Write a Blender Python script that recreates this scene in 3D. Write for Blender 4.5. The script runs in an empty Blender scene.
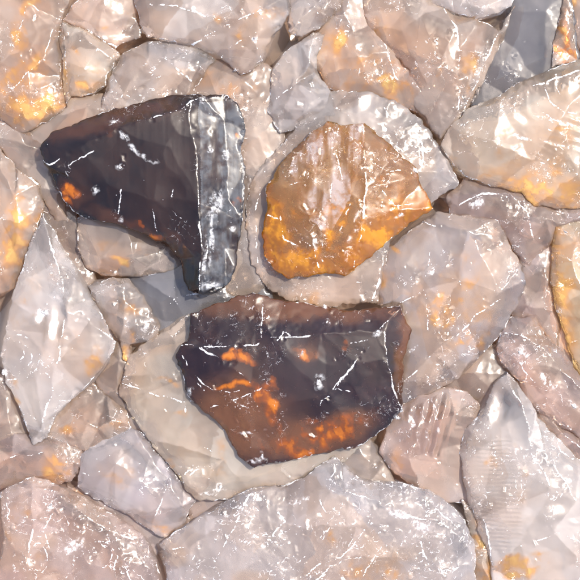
import bpy, math, random
import numpy as np
from mathutils import Vector
from mathutils.geometry import delaunay_2d_cdt

# ------------------------------------------------------------------ camera, sky, sun, exposure
U = 0.0005                      # metres per photograph pixel (the frame is about 29 cm wide)
HC, ZREF = 1800.0, 40.0         # camera height and reference height, in those units
sc = bpy.context.scene
col = sc.collection
cam_d = bpy.data.cameras.new('camera')
cam = bpy.data.objects.new('camera', cam_d)
col.objects.link(cam)
cam.location = (0, 0, HC * U)
cam_d.angle = 2 * math.atan(290.0 / (HC - ZREF))
cam_d.clip_start, cam_d.clip_end = 0.05, 50
sc.camera = cam
SUN_EL, SUN_AZ = math.radians(62), math.radians(58)      # azimuth from +Y towards +X
sd = Vector((math.sin(SUN_AZ) * math.cos(SUN_EL), math.cos(SUN_AZ) * math.cos(SUN_EL), math.sin(SUN_EL)))
w = bpy.data.worlds.new('World'); sc.world = w; w.use_nodes = True
nt = w.node_tree
sky = nt.nodes.new('ShaderNodeTexSky'); sky.sky_type = 'NISHITA'; sky.sun_disc = False
sky.sun_elevation = SUN_EL; sky.sun_rotation = SUN_AZ
sky.air_density = 1.0; sky.dust_density = 3.0; sky.ozone_density = 1.0
nt.links.new(sky.outputs[0], nt.nodes['Background'].inputs[0])
nt.nodes['Background'].inputs[1].default_value = 0.15
sl = bpy.data.lights.new('sun', 'SUN'); sl.energy = 2.4; sl.angle = math.radians(0.6); sl.color = (1, .92, .81)
so = bpy.data.objects.new('sun', sl); col.objects.link(so)
so.rotation_euler = (-sd).to_track_quat('-Z', 'Y').to_euler()
sc.view_settings.view_transform = 'Standard'; sc.view_settings.look = 'None'
sc.view_settings.exposure = 1.30; sc.view_settings.gamma = 1; sc.view_settings.use_curve_mapping = False
sc.render.engine = 'CYCLES'
cy = sc.cycles
cy.use_denoising = True; cy.transparent_max_bounces = 6; cy.max_bounces = 7; cy.transmission_bounces = 6; cy.diffuse_bounces = 2; cy.glossy_bounces = 3
cy.time_limit = 1000
cy.use_adaptive_sampling = True; cy.adaptive_threshold = .02
cy.caustics_reflective = False; cy.caustics_refractive = True; cy.sample_clamp_indirect = 6; cy.blur_glossy = 0.3

# ------------------------------------------------------------------ vectorised noise
def _hash(ix, iy, s):
    n = (ix * 374761393 + iy * 668265263 + s * 2147483647 + s * 974711) & 0xffffffff
    n = ((n ^ (n >> 13)) * 1274126177) & 0xffffffff
    n = (n ^ (n >> 16)) & 0xffffff
    return n / float(0xffffff)
def vnoise(x, y, s):
    ix = np.floor(x).astype(np.int64); iy = np.floor(y).astype(np.int64)
    fx = x - ix; fy = y - iy
    fx = fx * fx * fx * (fx * (fx * 6 - 15) + 10); fy = fy * fy * fy * (fy * (fy * 6 - 15) + 10)
    a = _hash(ix, iy, s); b = _hash(ix + 1, iy, s); c = _hash(ix, iy + 1, s); d = _hash(ix + 1, iy + 1, s)
    return (a + (b - a) * fx + (c - a) * fy + (a - b - c + d) * fx * fy) * 2 - 1
def fbm(x, y, s, wl, octv=3, gain=.5):
    v = 0; a = 1; t = 0
    for k in range(octv):
        v = v + a * vnoise(x / wl + 17.3 * k, y / wl + 9.1 * k, s + 31 * k); t += a
        a *= gain; wl /= 2.03
    return v / t
def seg_dist(px, py, line):
    d = np.full(px.shape, 1e9)
    for (x0, y0), (x1, y1) in zip(line[:-1], line[1:]):
        dx, dy = x1 - x0, y1 - y0; L = dx * dx + dy * dy + 1e-9
        t = np.clip(((px - x0) * dx + (py - y0) * dy) / L, 0, 1)
        d = np.minimum(d, np.hypot(px - x0 - t * dx, py - y0 - t * dy))
    return d
def inside(px, py, poly):
    r = np.zeros(px.shape, bool); n = len(poly)
    for i in range(n):
        x0, y0 = poly[i]; x1, y1 = poly[(i + 1) % n]
        if y0 == y1: continue
        c = ((y0 > py) != (y1 > py)) & (px < (x1 - x0) * (py - y0) / (y1 - y0) + x0)
        r ^= c
    return r

# ------------------------------------------------------------------ materials
AMBER = (.74, .36, .13)
def mix3(p, q, f): return tuple(x * (1 - f) + y * f for x, y in zip(p, q))
class NB:
    """small helper for building node trees"""
    def __init__(s, name):
        s.m = bpy.data.materials.new(name); s.m.use_nodes = True; s.t = s.m.node_tree
        s.t.nodes.clear(); s.out = s.n('ShaderNodeOutputMaterial')
    def n(s, typ, **kw):
        nd = s.t.nodes.new(typ)
        for k, v in kw.items():
            setattr(nd, k, v)
        return nd
    def put(s, sock, v):
        if isinstance(v, bpy.types.NodeSocket): s.t.links.new(v, sock)
        elif isinstance(v, (tuple, list)) and len(v) == 3 and sock.type == 'RGBA': sock.default_value = (*v, 1)
        else: sock.default_value = v
    def math(s, op, a, b=0.0, c=None):
        nd = s.n('ShaderNodeMath', operation=op)
        s.put(nd.inputs[0], a); s.put(nd.inputs[1], b)
        if c is not None: s.put(nd.inputs[2], c)
        return nd.outputs[0]
    def noise(s, vec, wl, detail=2, rough=.5, dist=0):
        nd = s.n('ShaderNodeTexNoise'); s.put(nd.inputs['Vector'], vec)
        nd.inputs['Scale'].default_value = 1 / wl; nd.inputs['Detail'].default_value = detail
        nd.inputs['Roughness'].default_value = rough; nd.inputs['Distortion'].default_value = dist
        return nd.outputs[0]
    def ramp(s, v, lo, hi):
        nd = s.n('ShaderNodeMapRange', interpolation_type='SMOOTHSTEP'); s.put(nd.inputs[0], v)
        nd.inputs[1].default_value = lo; nd.inputs[2].default_value = hi
        return nd.outputs[0]
    def mix(s, f, a, b):
        nd = s.n('ShaderNodeMix', data_type='RGBA'); s.put(nd.inputs[0], f); s.put(nd.inputs[6], a); s.put(nd.inputs[7], b)
        return nd.outputs[2]
    def attr(s, name):
        return s.n('ShaderNodeAttribute', attribute_name=name).outputs['Fac']

def stone_material(name, a, b, seed, glass=.4, rough=.13, crackle=.3, amber=AMBER, white=(.80, .80, .80), spec=.5, coat=.4,
                   streak=0.0, sss=0.0, tea=(.50, .385, .305), tea_f=.6, facet=.6, clear=.26, fleck=.75, ior=1.52, kr=(.03, .75), zone=(.1, .055, .03), ztint=(.5, .3, .16), frost_sheen_col=(.55, .53, .52), tint=((.93, .86, .80), (.82, .52, .32)),
                   rust=(.60, .39, .26), flame=(.95, .60, .20)):
    """glass under a painted white haze on pale stones: body colours with painted glow come from the mesh, the fine fracture work is procedural"""
    B = NB(name)
    tc = B.n('ShaderNodeTexCoord')
    mp = B.n('ShaderNodeMapping'); B.put(mp.inputs[0], tc.outputs['Object'])
    mp.inputs['Scale'].default_value = (1 / U,) * 3
    mp.inputs['Location'].default_value = (seed * 37.1 % 500, seed * 91.7 % 500, seed * 13.3 % 300)
    P = mp.outputs[0]
    def col_attr(n): return B.n('ShaderNodeAttribute', attribute_name=n).outputs['Color']
    def vmath(op, a_, b_):
        nd = B.n('ShaderNodeVectorMath', operation=op); B.put(nd.inputs[0], a_)
        if op == 'SCALE': B.put(nd.inputs['Scale'], b_)
        else: B.put(nd.inputs[1], b_)
        return nd.outputs[0]
    body = col_attr('body'); gt = col_attr('tint')
    sep = B.n('ShaderNodeSeparateColor'); B.put(sep.inputs[0], col_attr('wear'))
    chip, bruise, patch = sep.outputs
    fine = B.noise(P, 4.4, 3, .65, .3)
    k1 = 22 + (seed * 7 % 23); k2 = 9 + (seed * 5 % 8)
    f1 = B.math('ABSOLUTE', B.math('SUBTRACT', B.noise(P, k1, 4, .55, .4), .5))
    nz2 = B.noise(P, k2, 3, .57, .6)
    f2 = B.math('ABSOLUTE', B.math('SUBTRACT', nz2, .5))
    l1 = B.math('SUBTRACT', 1, B.ramp(f1, .001, .0075)); l2 = B.math('SUBTRACT', 1, B.ramp(f2, .001, .010))
    lines = B.math('MULTIPLY', B.math('MULTIPLY', B.math('MAXIMUM', l1, B.math('MULTIPLY', l2, .6)), patch), B.ramp(fine, .46, .60))
    vo = B.n('ShaderNodeTexVoronoi'); B.put(vo.inputs['Vector'], P); vo.inputs['Scale'].default_value = 1 / 7.0
    vsep = B.n('ShaderNodeSeparateColor'); B.put(vsep.inputs[0], vo.outputs['Color'])
    spk = B.math('MULTIPLY', B.math('LESS_THAN', vo.outputs['Distance'], B.math('MULTIPLY', vsep.outputs[0], .11)), B.math('MULTIPLY', B.math('GREATER_THAN', vsep.outputs[1], .72), vsep.outputs[2]))
    chipn = B.math('MULTIPLY', B.ramp(B.math('MULTIPLY_ADD', B.math('SUBTRACT', fine, .5), 1.7, chip), .42, .72), B.ramp(chip, .08, .25))
    bz = B.ramp(B.math('MULTIPLY_ADD', nz2, .7, B.math('MULTIPLY', fine, .9)), .70, 1.0)
    chipn = B.math('MAXIMUM', chipn, B.math('MULTIPLY', B.math('MULTIPLY', B.ramp(bruise, .05, .8), bz), .75))
    fr = B.math('MAXIMUM', chipn, B.math('MAXIMUM', B.math('MULTIPLY', lines, .85), B.math('MULTIPLY', spk, .8)))
    body = B.mix(B.math('MULTIPLY', B.ramp(B.attr('frost'), .45, 1.1), B.ramp(B.math('ADD', nz2, B.math('MULTIPLY', fine, .6)), .55, 1.0)), body, frost_sheen_col)
    body = B.mix(B.math('MULTIPLY', fr, .9), body, white)
    # sparkling flakes: small facets with tilts of their own
    NRM = B.n('ShaderNodeNewGeometry').outputs['Normal']
    pv = vmath('ADD', P, vmath('SCALE', B.n('ShaderNodeNewGeometry').outputs['Normal'], 6.0))
    for wl_, k_, g_ in ((6.5, .42, B.ramp(nz2, .48, .62)), (3.0, .5, B.ramp(nz2, .52, .40))):
        v_ = B.n('ShaderNodeTexVoronoi'); B.put(v_.inputs['Vector'], pv); v_.inputs['Scale'].default_value = 1 / wl_
        q_ = vmath('SUBTRACT', v_.outputs['Color'], (.5, .5, .5))
        NRM = vmath('ADD', NRM, vmath('SCALE', q_, B.math('MULTIPLY', g_, B.math('MULTIPLY_ADD', patch, k_, .05))))
    NRM = vmath('NORMALIZE', NRM, (0, 0, 0))
    frost = B.attr('frost')
    rough_ = B.math('MULTIPLY_ADD', frost, .16, rough - .05)
    rg = B.math('MULTIPLY_ADD', fr, .3, B.math('MULTIPLY_ADD', nz2, .10, rough_))
    gl = B.n('ShaderNodeBsdfPrincipled')
    B.put(gl.inputs['Base Color'], gt); B.put(gl.inputs['Roughness'], rg); gl.inputs['Transmission Weight'].default_value = 1
    gl.inputs['IOR'].default_value = ior; B.put(gl.inputs['Normal'], NRM)
    gl.inputs['Specular IOR Level'].default_value = spec
    gl.inputs['Coat Weight'].default_value = coat; gl.inputs['Coat Roughness'].default_value = .08; B.put(gl.inputs['Coat Normal'], NRM)
    if sss:
        p = B.n('ShaderNodeBsdfPrincipled'); B.put(p.inputs['Base Color'], body)
        p.inputs['Subsurface Weight'].default_value = sss; p.inputs['Roughness'].default_value = .3
        p.inputs['Subsurface Radius'].default_value = (1, .5, .3); p.inputs['Subsurface Scale'].default_value = 10 * U
    else:
        p = B.n('ShaderNodeBsdfDiffuse'); B.put(p.inputs['Color'], body)  # pale diffuse layer paints a white haze over the glass
    tr = B.n('ShaderNodeBsdfTransparent'); B.put(tr.inputs[0], gt)
    mg = B.n('ShaderNodeMixShader'); mg.inputs[0].default_value = clear
    B.put(mg.inputs[1], gl.outputs[0]); B.put(mg.inputs[2], tr.outputs[0])
    ms = B.n('ShaderNodeMixShader')
    B.put(ms.inputs[0], B.math('MULTIPLY', B.math('MULTIPLY', glass, B.math('MULTIPLY_ADD', frost, -.45, 1.0)), B.math('SUBTRACT', 1, B.math('MULTIPLY', fr, .9))))
    B.put(ms.inputs[1], p.outputs[0]); B.put(ms.inputs[2], mg.outputs[0])
    B.put(B.out.inputs[0], ms.outputs[0])
    pal = dict(a=a, b=b, tea=tea, tea_f=tea_f, facet=facet, tint=tint, rust=rust, amber=amber, flame=flame, crackle=crackle, streak=streak, fleck=fleck, kr=kr, zone=zone, ztint=ztint)
    return B.m, under_material(name + '_underside', mix3(tea, a, .5), mix3(*tint, .5), .78, clear), pal

def sstep(v, lo, hi):
    t = np.clip((v - lo) / (hi - lo), 0, 1); return t * t * (3 - 2 * t)
def n01(x, y, s, wl, o, g=.55): return .5 + .62 * fbm(x, y, s, wl, o, g)
def cells(x, y, sd, wl, stretch, ang):
    """random values of the nearest cell of a jittered lattice: broad patches with crisp borders"""
    c, s_ = math.cos(ang), math.sin(ang)
    u = (x * c + y * s_) / wl; v = (-x * s_ + y * c) / (wl * stretch)
    iu = np.floor(u).astype(np.int64); iv = np.floor(v).astype(np.int64)
    best = np.full(x.shape, 1e9); r1 = np.zeros(x.shape); r2 = np.zeros(x.shape)
    for du in (-1, 0, 1):
        for dv in (-1, 0, 1):
            ju, jv = iu + du, iv + dv
            d = (ju + _hash(ju, jv, sd) - u) ** 2 + (jv + _hash(ju, jv, sd + 1) - v) ** 2
            k = d < best; best = np.where(k, d, best)
            r1 = np.where(k, _hash(ju, jv, sd + 2), r1); r2 = np.where(k, _hash(ju, jv, sd + 3), r2)
    return r1, r2
def mineral_and_glow(x, y, am_raw, pal, sd, zn=None):
    C = lambda c: np.array(c)[None, :]
    lerp = lambda p, q, f: p + (q - p) * f[:, None]
    n1 = n01(x, y, sd + 80, 55, 3); n2 = n01(x, y, sd + 81, 16, 4, .6); n3 = n01(x, y, sd + 82, 42, 2)
    xw = x + 14 * fbm(x, y, sd + 83, 34, 3); yw = y + 14 * fbm(x, y, sd + 84, 34, 3)
    ang = (sd * .77) % 3.1
    p1, p2 = cells(xw, yw, sd + 85, 36, 1.9, ang); q1, q2 = cells(xw, yw, sd + 90, 16, 1.5, ang + 1.1)
    tone = .6 * p1 + .4 * q1; tone2 = .7 * p2 + .3 * q2
    body = lerp(C(pal['a']), C(pal['b']), sstep(.4 * n2 + .8 * n1, .46, .76))
    body = lerp(body, C(pal['tea']), sstep(n3, .5, .72) * pal['tea_f'])
    body = lerp(body, C(pal['tea']), sstep(tone2, .45, .85) * .65 * pal['tea_f'])
    if zn is not None: body = lerp(body, C(pal['zone']), zn)
    body = body * (1 - pal['facet'] * .55 + pal['facet'] * tone)[:, None]  # crisp cell tones painted in place of internal reflections
    grain = n01(x, y, sd + 95, 13, 4, .6)
    xf = x + 5 * fbm(x, y, sd + 97, 11, 3); yf = y + 5 * fbm(x, y, sd + 98, 11, 3)
    fl = .6 * cells(xf, yf, sd + 99, 4.5, 2.6, ang + .6)[0] ** 1.6 + .55 * cells(xf, yf, sd + 103, 8.5, 2.0, ang + .9)[0]
    k_ = pal['fleck']
    am = np.clip(am_raw * ((1 - k_) * (.35 + .5 * sstep(grain, .2, .72)) + k_ * (.22 + 1.15 * sstep(grain, .2, .72) * fl * (.6 + .7 * tone))), 0, 1)
    ramp = np.where((am < .5)[:, None], lerp(C(pal['rust']), C(pal['amber']), am * 2), lerp(C(pal['amber']), C(pal['flame']), am * 2 - 1))
    k = sstep(am, *pal['kr'])
    body = lerp(body, ramp, k)  # orange glow of light through the stone, painted into its colour
    gt = lerp(C(pal['tint'][0]), C(pal['tint'][1]), sstep(.5 * n3 + .5 * tone2, .35, .65))
    if zn is not None: gt = lerp(gt, C(pal['ztint']), zn)
    gt = lerp(gt, C(pal['flame']), k)
    pt = n01(x, y, sd + 96, 34, 3, .6); cr = pal['crackle']
    return body, gt, sstep(pt, .64 - .30 * cr, .74 - .30 * cr)

def under_material(name, body, tint, glass, clear):
    B = NB(name)
    gl = B.n('ShaderNodeBsdfPrincipled'); B.put(gl.inputs['Base Color'], tint); gl.inputs['Roughness'].default_value = .12
    gl.inputs['Transmission Weight'].default_value = 1; gl.inputs['IOR'].default_value = 1.52
    tr = B.n('ShaderNodeBsdfTransparent'); B.put(tr.inputs[0], tint)
    df = B.n('ShaderNodeBsdfDiffuse'); B.put(df.inputs[0], body)
    mg = B.n('ShaderNodeMixShader'); mg.inputs[0].default_value = clear
    B.put(mg.inputs[1], gl.outputs[0]); B.put(mg.inputs[2], tr.outputs[0])
    ms = B.n('ShaderNodeMixShader'); ms.inputs[0].default_value = glass
    B.put(ms.inputs[1], df.outputs[0]); B.put(ms.inputs[2], mg.outputs[0])
    B.put(B.out.inputs[0], ms.outputs[0])
    return B.m

def plain_material(name, c, rough=.5, wl=20):
    B = NB(name); tc = B.n('ShaderNodeTexCoord')
    mp = B.n('ShaderNodeMapping'); B.put(mp.inputs[0], tc.outputs['Object']); mp.inputs['Scale'].default_value = (1 / U,) * 3
    n = B.noise(mp.outputs[0], wl, 5, .6)
    p = B.n('ShaderNodeBsdfPrincipled')
    B.put(p.inputs['Base Color'], B.mix(n, tuple(v * .8 for v in c), tuple(min(1, v * 1.2) for v in c)))
    p.inputs['Roughness'].default_value = rough
    bp = B.n('ShaderNodeBump'); bp.inputs['Distance'].default_value = U; bp.inputs['Strength'].default_value = .6
    B.put(bp.inputs['Height'], n); B.put(p.inputs['Normal'], bp.outputs[0])
    B.put(B.out.inputs[0], p.outputs[0])
    return B.m

# ------------------------------------------------------------------ stone builder
def jag_outline(ol, seed, amp, step=1.25):
    P = np.array(ol, float); Q = np.roll(P, -1, 0); pts = []
    for p, q in zip(P, Q):
        n = max(1, int(np.hypot(*(q - p)) / step))
        for k in range(n): pts.append(p + (q - p) * k / n)
    pts = np.array(pts)
    for _ in range(1): pts = .25 * np.roll(pts, 1, 0) + .5 * pts + .25 * np.roll(pts, -1, 0)
    t = np.roll(pts, -1, 0) - np.roll(pts, 1, 0); t /= np.linalg.norm(t, axis=1)[:, None] + 1e-9
    nrm = np.stack([t[:, 1], -t[:, 0]], 1)
    o = 1.3 * fbm(pts[:, 0], pts[:, 1], seed, 14, 2) - 1.9 * np.abs(fbm(pts[:, 0], pts[:, 1], seed + 5, 9, 3))
    return pts + nrm * (o * amp)[:, None]

class Stone:
    pass

def build_stone(name, ol, z, thick, mat, seed, crown=10, ridges=(), pts=(), scars=(), ripples=(), ribs=(), blobs=(), chips=(),
                auto=6, jag=1.4, rough=1.0, scoops=1.0, edge_chip=.65, base=None, undercut=-.30, chipw=1.0, spacing=1.1, parent=None, bev=.9, glare=(), frosts=(), sparks=0, veins=(), zones=(), facet_frost=.5, chip_parent=None):
    rnd = random.Random(seed)
    A = np.array(ol, float)
    # orientation in image space
    auto = int(round(auto * 1.5)); crown *= 1.25
    area = 0.5 * np.sum(A[:, 0] * np.roll(A[:, 1], -1) - np.roll(A[:, 0], -1) * A[:, 1])
    if area < 0: A = A[::-1]; area = -area
    ol = [tuple(p) for p in A]
    cx, cy = A.mean(0)
    J = jag_outline(ol, seed, jag)
    # control surface: flat facets between the traced edges and ridges
    cv = [(x, y, rnd.uniform(-2.5, 1.5)) for x, y in ol]; ce = [(i, (i + 1) % len(ol)) for i in range(len(ol))]
    for line in ridges:
        s = len(cv)
        for (x, y, h) in line: cv.append((x, y, h))
        ce += [(s + i, s + i + 1) for i in range(len(line) - 1)]
    for q in pts: cv.append(q)
    bx0, by0 = A.min(0); bx1, by1 = A.max(0)
    rmax = math.sqrt(area / math.pi)
    k = 0
    for _ in range(400):
        if k >= auto: break
        x, y = rnd.uniform(bx0, bx1), rnd.uniform(by0, by1)
        xa, ya = np.array([x]), np.array([y])
        if not inside(xa, ya, ol)[0]: continue
        d = seg_dist(xa, ya, ol + [ol[0]])[0]
        if d < 4 or any(math.hypot(x - q[0], y - q[1]) < rmax * .35 for q in cv[len(ol):]): continue
        cv.append((x, y, crown * min(1, (d / (rmax * .55)) ** .6) * rnd.uniform(.75, 1.15))); k += 1
    r = delaunay_2d_cdt([Vector(c[:2]) for c in cv], ce, [], 1, 1e-3)
    cp = np.array([[v.x, v.y] for v in r[0]])
    ch = np.array([np.mean([cv[i][2] for i in o]) if o else 0.0 for o in r[3]])
    for i, o in enumerate(r[3]):
        if not o:
            j = np.argsort(np.hypot(*(cp - cp[i]).T))[1:4]; ch[i] = ch[j].mean()
    ct = [f for f in r[2] if len(f) == 3]
    def plane_h(x, y, ids=False):
        best = np.full(x.shape, -1e9); hh = np.zeros(x.shape); fi = np.zeros(x.shape, np.int64); bd = np.zeros(x.shape)
        for k_, f in enumerate(ct):
            (x0, y0), (x1, y1), (x2, y2) = cp[f[0]], cp[f[1]], cp[f[2]]
            d = (y1 - y2) * (x0 - x2) + (x2 - x1) * (y0 - y2)
            if abs(d) < 1e-6: continue
            a = ((y1 - y2) * (x - x2) + (x2 - x1) * (y - y2)) / d
            b = ((y2 - y0) * (x - x2) + (x0 - x2) * (y - y2)) / d
            c = 1 - a - b; m = np.minimum(np.minimum(a, b), c); up = m > best
            best = np.where(up, m, best); hh = np.where(up, a * ch[f[0]] + b * ch[f[1]] + c * ch[f[2]], hh)
            fi = np.where(up, k_, fi); bd = np.where(up, m * math.sqrt(abs(d)), bd)
        return (hh, fi, bd) if ids else hh
    # conchoidal scoops: a few broad, many small along outline and ridges
    sco = [(x, y, R, d) for (x, y, R, d) in scars]
    for _ in range(int(area / 900 * scoops)):
        R = rnd.uniform(6, 24); sco.append((rnd.uniform(bx0, bx1), rnd.uniform(by0, by1), R, R * rnd.uniform(.04, .09)))
    for _ in range(int(len(J) / 7 * scoops)):
        p = J[rnd.randrange(len(J))]; R = rnd.uniform(2, 6.5); sco.append((p[0], p[1], R, R * rnd.uniform(.15, .38)))
    for line in ridges:
        for (x0, y0, _), (x1, y1, _) in zip(line[:-1], line[1:]):
            for _ in range(int(math.hypot(x1 - x0, y1 - y0) / 6 * scoops)):
                t = rnd.random(); R = rnd.uniform(1.5, 4.5)
                sco.append((x0 + (x1 - x0) * t + rnd.gauss(0, 2), y0 + (y1 - y0) * t + rnd.gauss(0, 2), R, R * rnd.uniform(.08, .25)))
    spk = []
    for _ in range(int(sparks)):
        t_ = rnd.uniform(0, 6.28)
        spk.append((rnd.uniform(bx0, bx1), rnd.uniform(by0, by1), rnd.uniform(1.1, 2.4) if rnd.random() < .8 else rnd.uniform(2.5, 4.5), rnd.gauss(0, .07), rnd.gauss(0, .07), math.cos(t_), math.sin(t_)))
    def warp(x, y):
        return x + 3.2 * fbm(x, y, seed + 3, 17, 3), y + 3.2 * fbm(x, y, seed + 4, 17, 3)
    def height(x, y, dE):
        wx, wy = warp(x, y)
        h = plane_h(wx, wy)
        h = h + .9 * rough * fbm(x, y, seed + 7, 45, 2) + .55 * max(0, rough - .75) * (1 - 2 * np.abs(fbm(x, y, seed + 8, 13, 3)))
        s = np.zeros(x.shape)
        for (sx, sy, R, d) in sco:
            q = 1 - ((wx - sx) ** 2 + (wy - sy) ** 2) / (R * R)
            s = np.maximum(s, d * np.clip(q, 0, 1))
        h = h - s
        for (rx, ry, r0, r1, wl, amp) in ripples:
            d = np.hypot(x - rx, (y - ry)) + 1.2 * fbm(x, y, seed + 9, 22, 2)
            m = np.clip((d - r0) / 4, 0, 1) * np.clip((r1 - d) / 10, 0, 1)
            h = h + m * amp * .42 * np.clip(.5 + 1.6 * fbm(x, y, seed + 13, 26, 2), 0, 1) * (1 - 2 * np.abs(((d / wl + 1.1 * fbm(x, y, seed + 14, 40, 2)) % 1) * 2 - 1) ** .7)
        for (poly, ang, wl, amp) in ribs:
            m = np.clip(1.2 - np.where(inside(x, y, poly), 0, seg_dist(x, y, poly + [poly[0]])) / 3, 0, 1)
            u = x * math.cos(ang) + y * math.sin(ang) + 1.3 * fbm(x, y, seed + 11, 17, 2)
            h = h + m * amp * (1 - 2 * np.abs(((u / wl) % 1) * 2 - 1)) * (.6 + .6 * fbm(x, y, seed + 12, 12, 2))
        for (qx, qy, rx, ry, an) in glare:
            an = math.radians(an); dx, dy = x - qx, y - qy
            u = dx * math.cos(an) + dy * math.sin(an); v = -dx * math.sin(an) + dy * math.cos(an)
            q = np.sqrt((u / rx) ** 2 + (v / ry) ** 2) + .45 * fbm(x, y, seed + 70, 14, 2)
            m = sstep(1.9 - q, 0, 1.3); hc = plane_h(np.array([qx * 1.0]), np.array([qy * 1.0]))[0]
            vv = (Vector(((290 - qx), (qy - 290), HC - z)).normalized() + sd).normalized()      # a flake face that mirrors the sun
            cut = hc - (dx * vv.x - dy * vv.y) / vv.z + .25 * fbm(x, y, seed + 71, 8, 2)
            h = h + m * (cut - h)
        for (qx, qy, R, tx, ty, gx_, gy_) in spk:
            i_ = np.nonzero((np.abs(x - qx) < R * 1.6) & (np.abs(y - qy) < R * 1.6))[0]
            if not len(i_): continue
            dx, dy = x[i_] - qx, y[i_] - qy
            q = np.maximum(np.abs(dx * gx_ + dy * gy_), np.abs(-dx * gy_ + dy * gx_) * 1.7 + .3 * dx) / R
            m = np.clip((1.15 - q) / .3, 0, 1)
            hc = h[i_[np.argmin(dx * dx + dy * dy)]]
            vv = (Vector(((290 - qx), (qy - 290), HC - z)).normalized() + sd).normalized()
            cut = hc - dx * (vv.x / vv.z + tx) + dy * (vv.y / vv.z + ty)
            h[i_] = h[i_] * (1 - m) + m * cut
        h = h + .35 * min(1, rough) * fbm(x, y, seed + 15, 20, 2)
        if mat[2]['streak']: h = h + mat[2]['streak'] * fbm(x, y / 14, seed + 16, 3.2, 2)
        h = h - bev * np.exp(-np.maximum(dE, 0) / 1.6)
        return h
    # dense points
    nx = int((bx1 - bx0) / spacing) + 2; ny = int((by1 - by0) / (spacing * .866)) + 2
    gx, gy = np.meshgrid(np.arange(nx), np.arange(ny)); gx = bx0 + (gx + .5 * (gy % 2)) * spacing; gy = by0 + gy * spacing * .866
    gx = gx.ravel(); gy = gy.ravel(); rs = np.random.RandomState(seed)
    gx = gx + rs.uniform(-.25, .25, gx.shape) * spacing; gy = gy + rs.uniform(-.25, .25, gy.shape) * spacing
    Jl = [tuple(p) for p in J]
    ins = inside(gx, gy, Jl)
    gx, gy = gx[ins], gy[ins]
    # distance to the jagged edge (vectorised in chunks)
    Jn = J[::2]
    dE = np.concatenate([np.min(np.hypot(c[:, None, 0] - Jn[None, :, 0], c[:, None, 1] - Jn[None, :, 1]), 1)
                         for c in np.array_split(np.stack([gx, gy], 1), max(1, len(gx) // 800))])
    k = dE > .9
    gx, gy, dE = gx[k], gy[k], dE[k]
    n = len(J)
    vin = [Vector(p) for p in Jl] + [Vector(p) for p in zip(gx.tolist(), gy.tolist())]
    r = delaunay_2d_cdt(vin, [(i, (i + 1) % n) for i in range(n)], [], 1, 1e-4)
    V = np.array([[v.x, v.y] for v in r[0]])
    dEv = np.zeros(len(V)); omap = {}
    src = np.concatenate([np.zeros(n), dE])
    for i, o in enumerate(r[3]):
        if o:
            dEv[i] = src[o[0]]
            for q in o: omap[q] = i
    T = [tuple(f) for f in r[2] if len(f) == 3]
    H = height(V[:, 0], V[:, 1], dEv)
    loop = []
    for i in range(n):
        q = omap[i]
        if not loop or loop[-1] != q: loop.append(q)
    # perspective-true place and size for the height at which the stone lies
    s = (HC - z) / (HC - ZREF)
    wx = (V[:, 0] - 290) * s; wy = (290 - V[:, 1]) * s
    ox, oy, oz = (cx - 290) * s, (290 - cy) * s, z - thick
    X = np.stack([wx - ox, wy - oy, H + z - oz], 1)
    # flanks and underside
    rings = [(.10, 1.004), (.35, 1 - undercut * .10), (.68, 1 - undercut * .2), (.95, 1 - undercut * 1.0)]
    L = X[loop]; verts = [X]; prev = np.array(loop); faces = list(T); base_i = len(X); m = len(loop)
    zmin = 0.0
    for rk, (t, scl) in enumerate(rings):
        R = L.copy()
        jx = fbm(L[:, 0] + 31 * rk, L[:, 1], seed + 20 + rk, 18, 2)
        R[:, :2] *= (scl + .05 * jx * (t > .2))[:, None]
        R[:, 2] = L[:, 2] * (1 - t) + t * zmin + 3 * jx * (0 < t < .9)
        if t > .9: R[:, 2] = np.maximum(0, 1.5 * jx)
        if t > .2:      # broad flat flake facets on the flanks and underside
            nc = max(7, m // 26); ks = np.unique(np.clip((np.arange(nc) + np.array([rnd.uniform(-.35, .35) for _ in range(nc)])) * m / nc, 0, m - 1).astype(int))
            kk = np.concatenate([ks, [ks[0] + m]]); q = np.arange(m); q = np.where(q < ks[0], q + m, q)
            RR = np.concatenate([R[ks], R[ks[:1]]]); R = np.stack([np.interp(q, kk, RR[:, c_]) for c_ in range(3)], 1)
        idx = np.arange(base_i, base_i + m); base_i += m; verts.append(R)
        for i in range(m):
            j = (i + 1) % m
            faces.append((prev[i], idx[i], idx[j])); faces.append((prev[i], idx[j], prev[j]))
        prev = idx
    verts.append(np.array([[0, 0, 0.0]])); c = base_i
    for i in range(m): faces.append((prev[i], c, prev[(i + 1) % m]))
    VV = np.concatenate(verts) * U
    # face orientation: y was flipped, make the top face up
    F = np.array(faces, dtype=np.int32)
    a, b, d = VV[F[0][0]], VV[F[0][1]], VV[F[0][2]]
    nT = len(T)
    def up(f):
        a, b, d = VV[f[:, 0]], VV[f[:, 1]], VV[f[:, 2]]
        return (b[:, 0] - a[:, 0]) * (d[:, 1] - a[:, 1]) - (b[:, 1] - a[:, 1]) * (d[:, 0] - a[:, 0])
    FT = F[:nT].copy(); neg = up(FT) < 0; FT[neg] = FT[neg][:, ::-1]
    FS = F[nT:].copy()
    ww = np.sum(VV[loop][:, 0] * np.roll(VV[loop][:, 1], -1) - np.roll(VV[loop][:, 0], -1) * VV[loop][:, 1])
    if ww < 0: FS = FS[:, ::-1]
    F = np.concatenate([FT, FS])
    me = bpy.data.meshes.new(name)
    me.vertices.add(len(VV)); me.vertices.foreach_set('co', VV.astype(np.float32).ravel())
    me.loops.add(F.size); me.loops.foreach_set('vertex_index', F.astype(np.int32).ravel())
    me.polygons.add(len(F)); me.polygons.foreach_set('loop_start', np.arange(0, F.size, 3, dtype=np.int32))
    me.update(calc_edges=True); me.validate()
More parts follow.
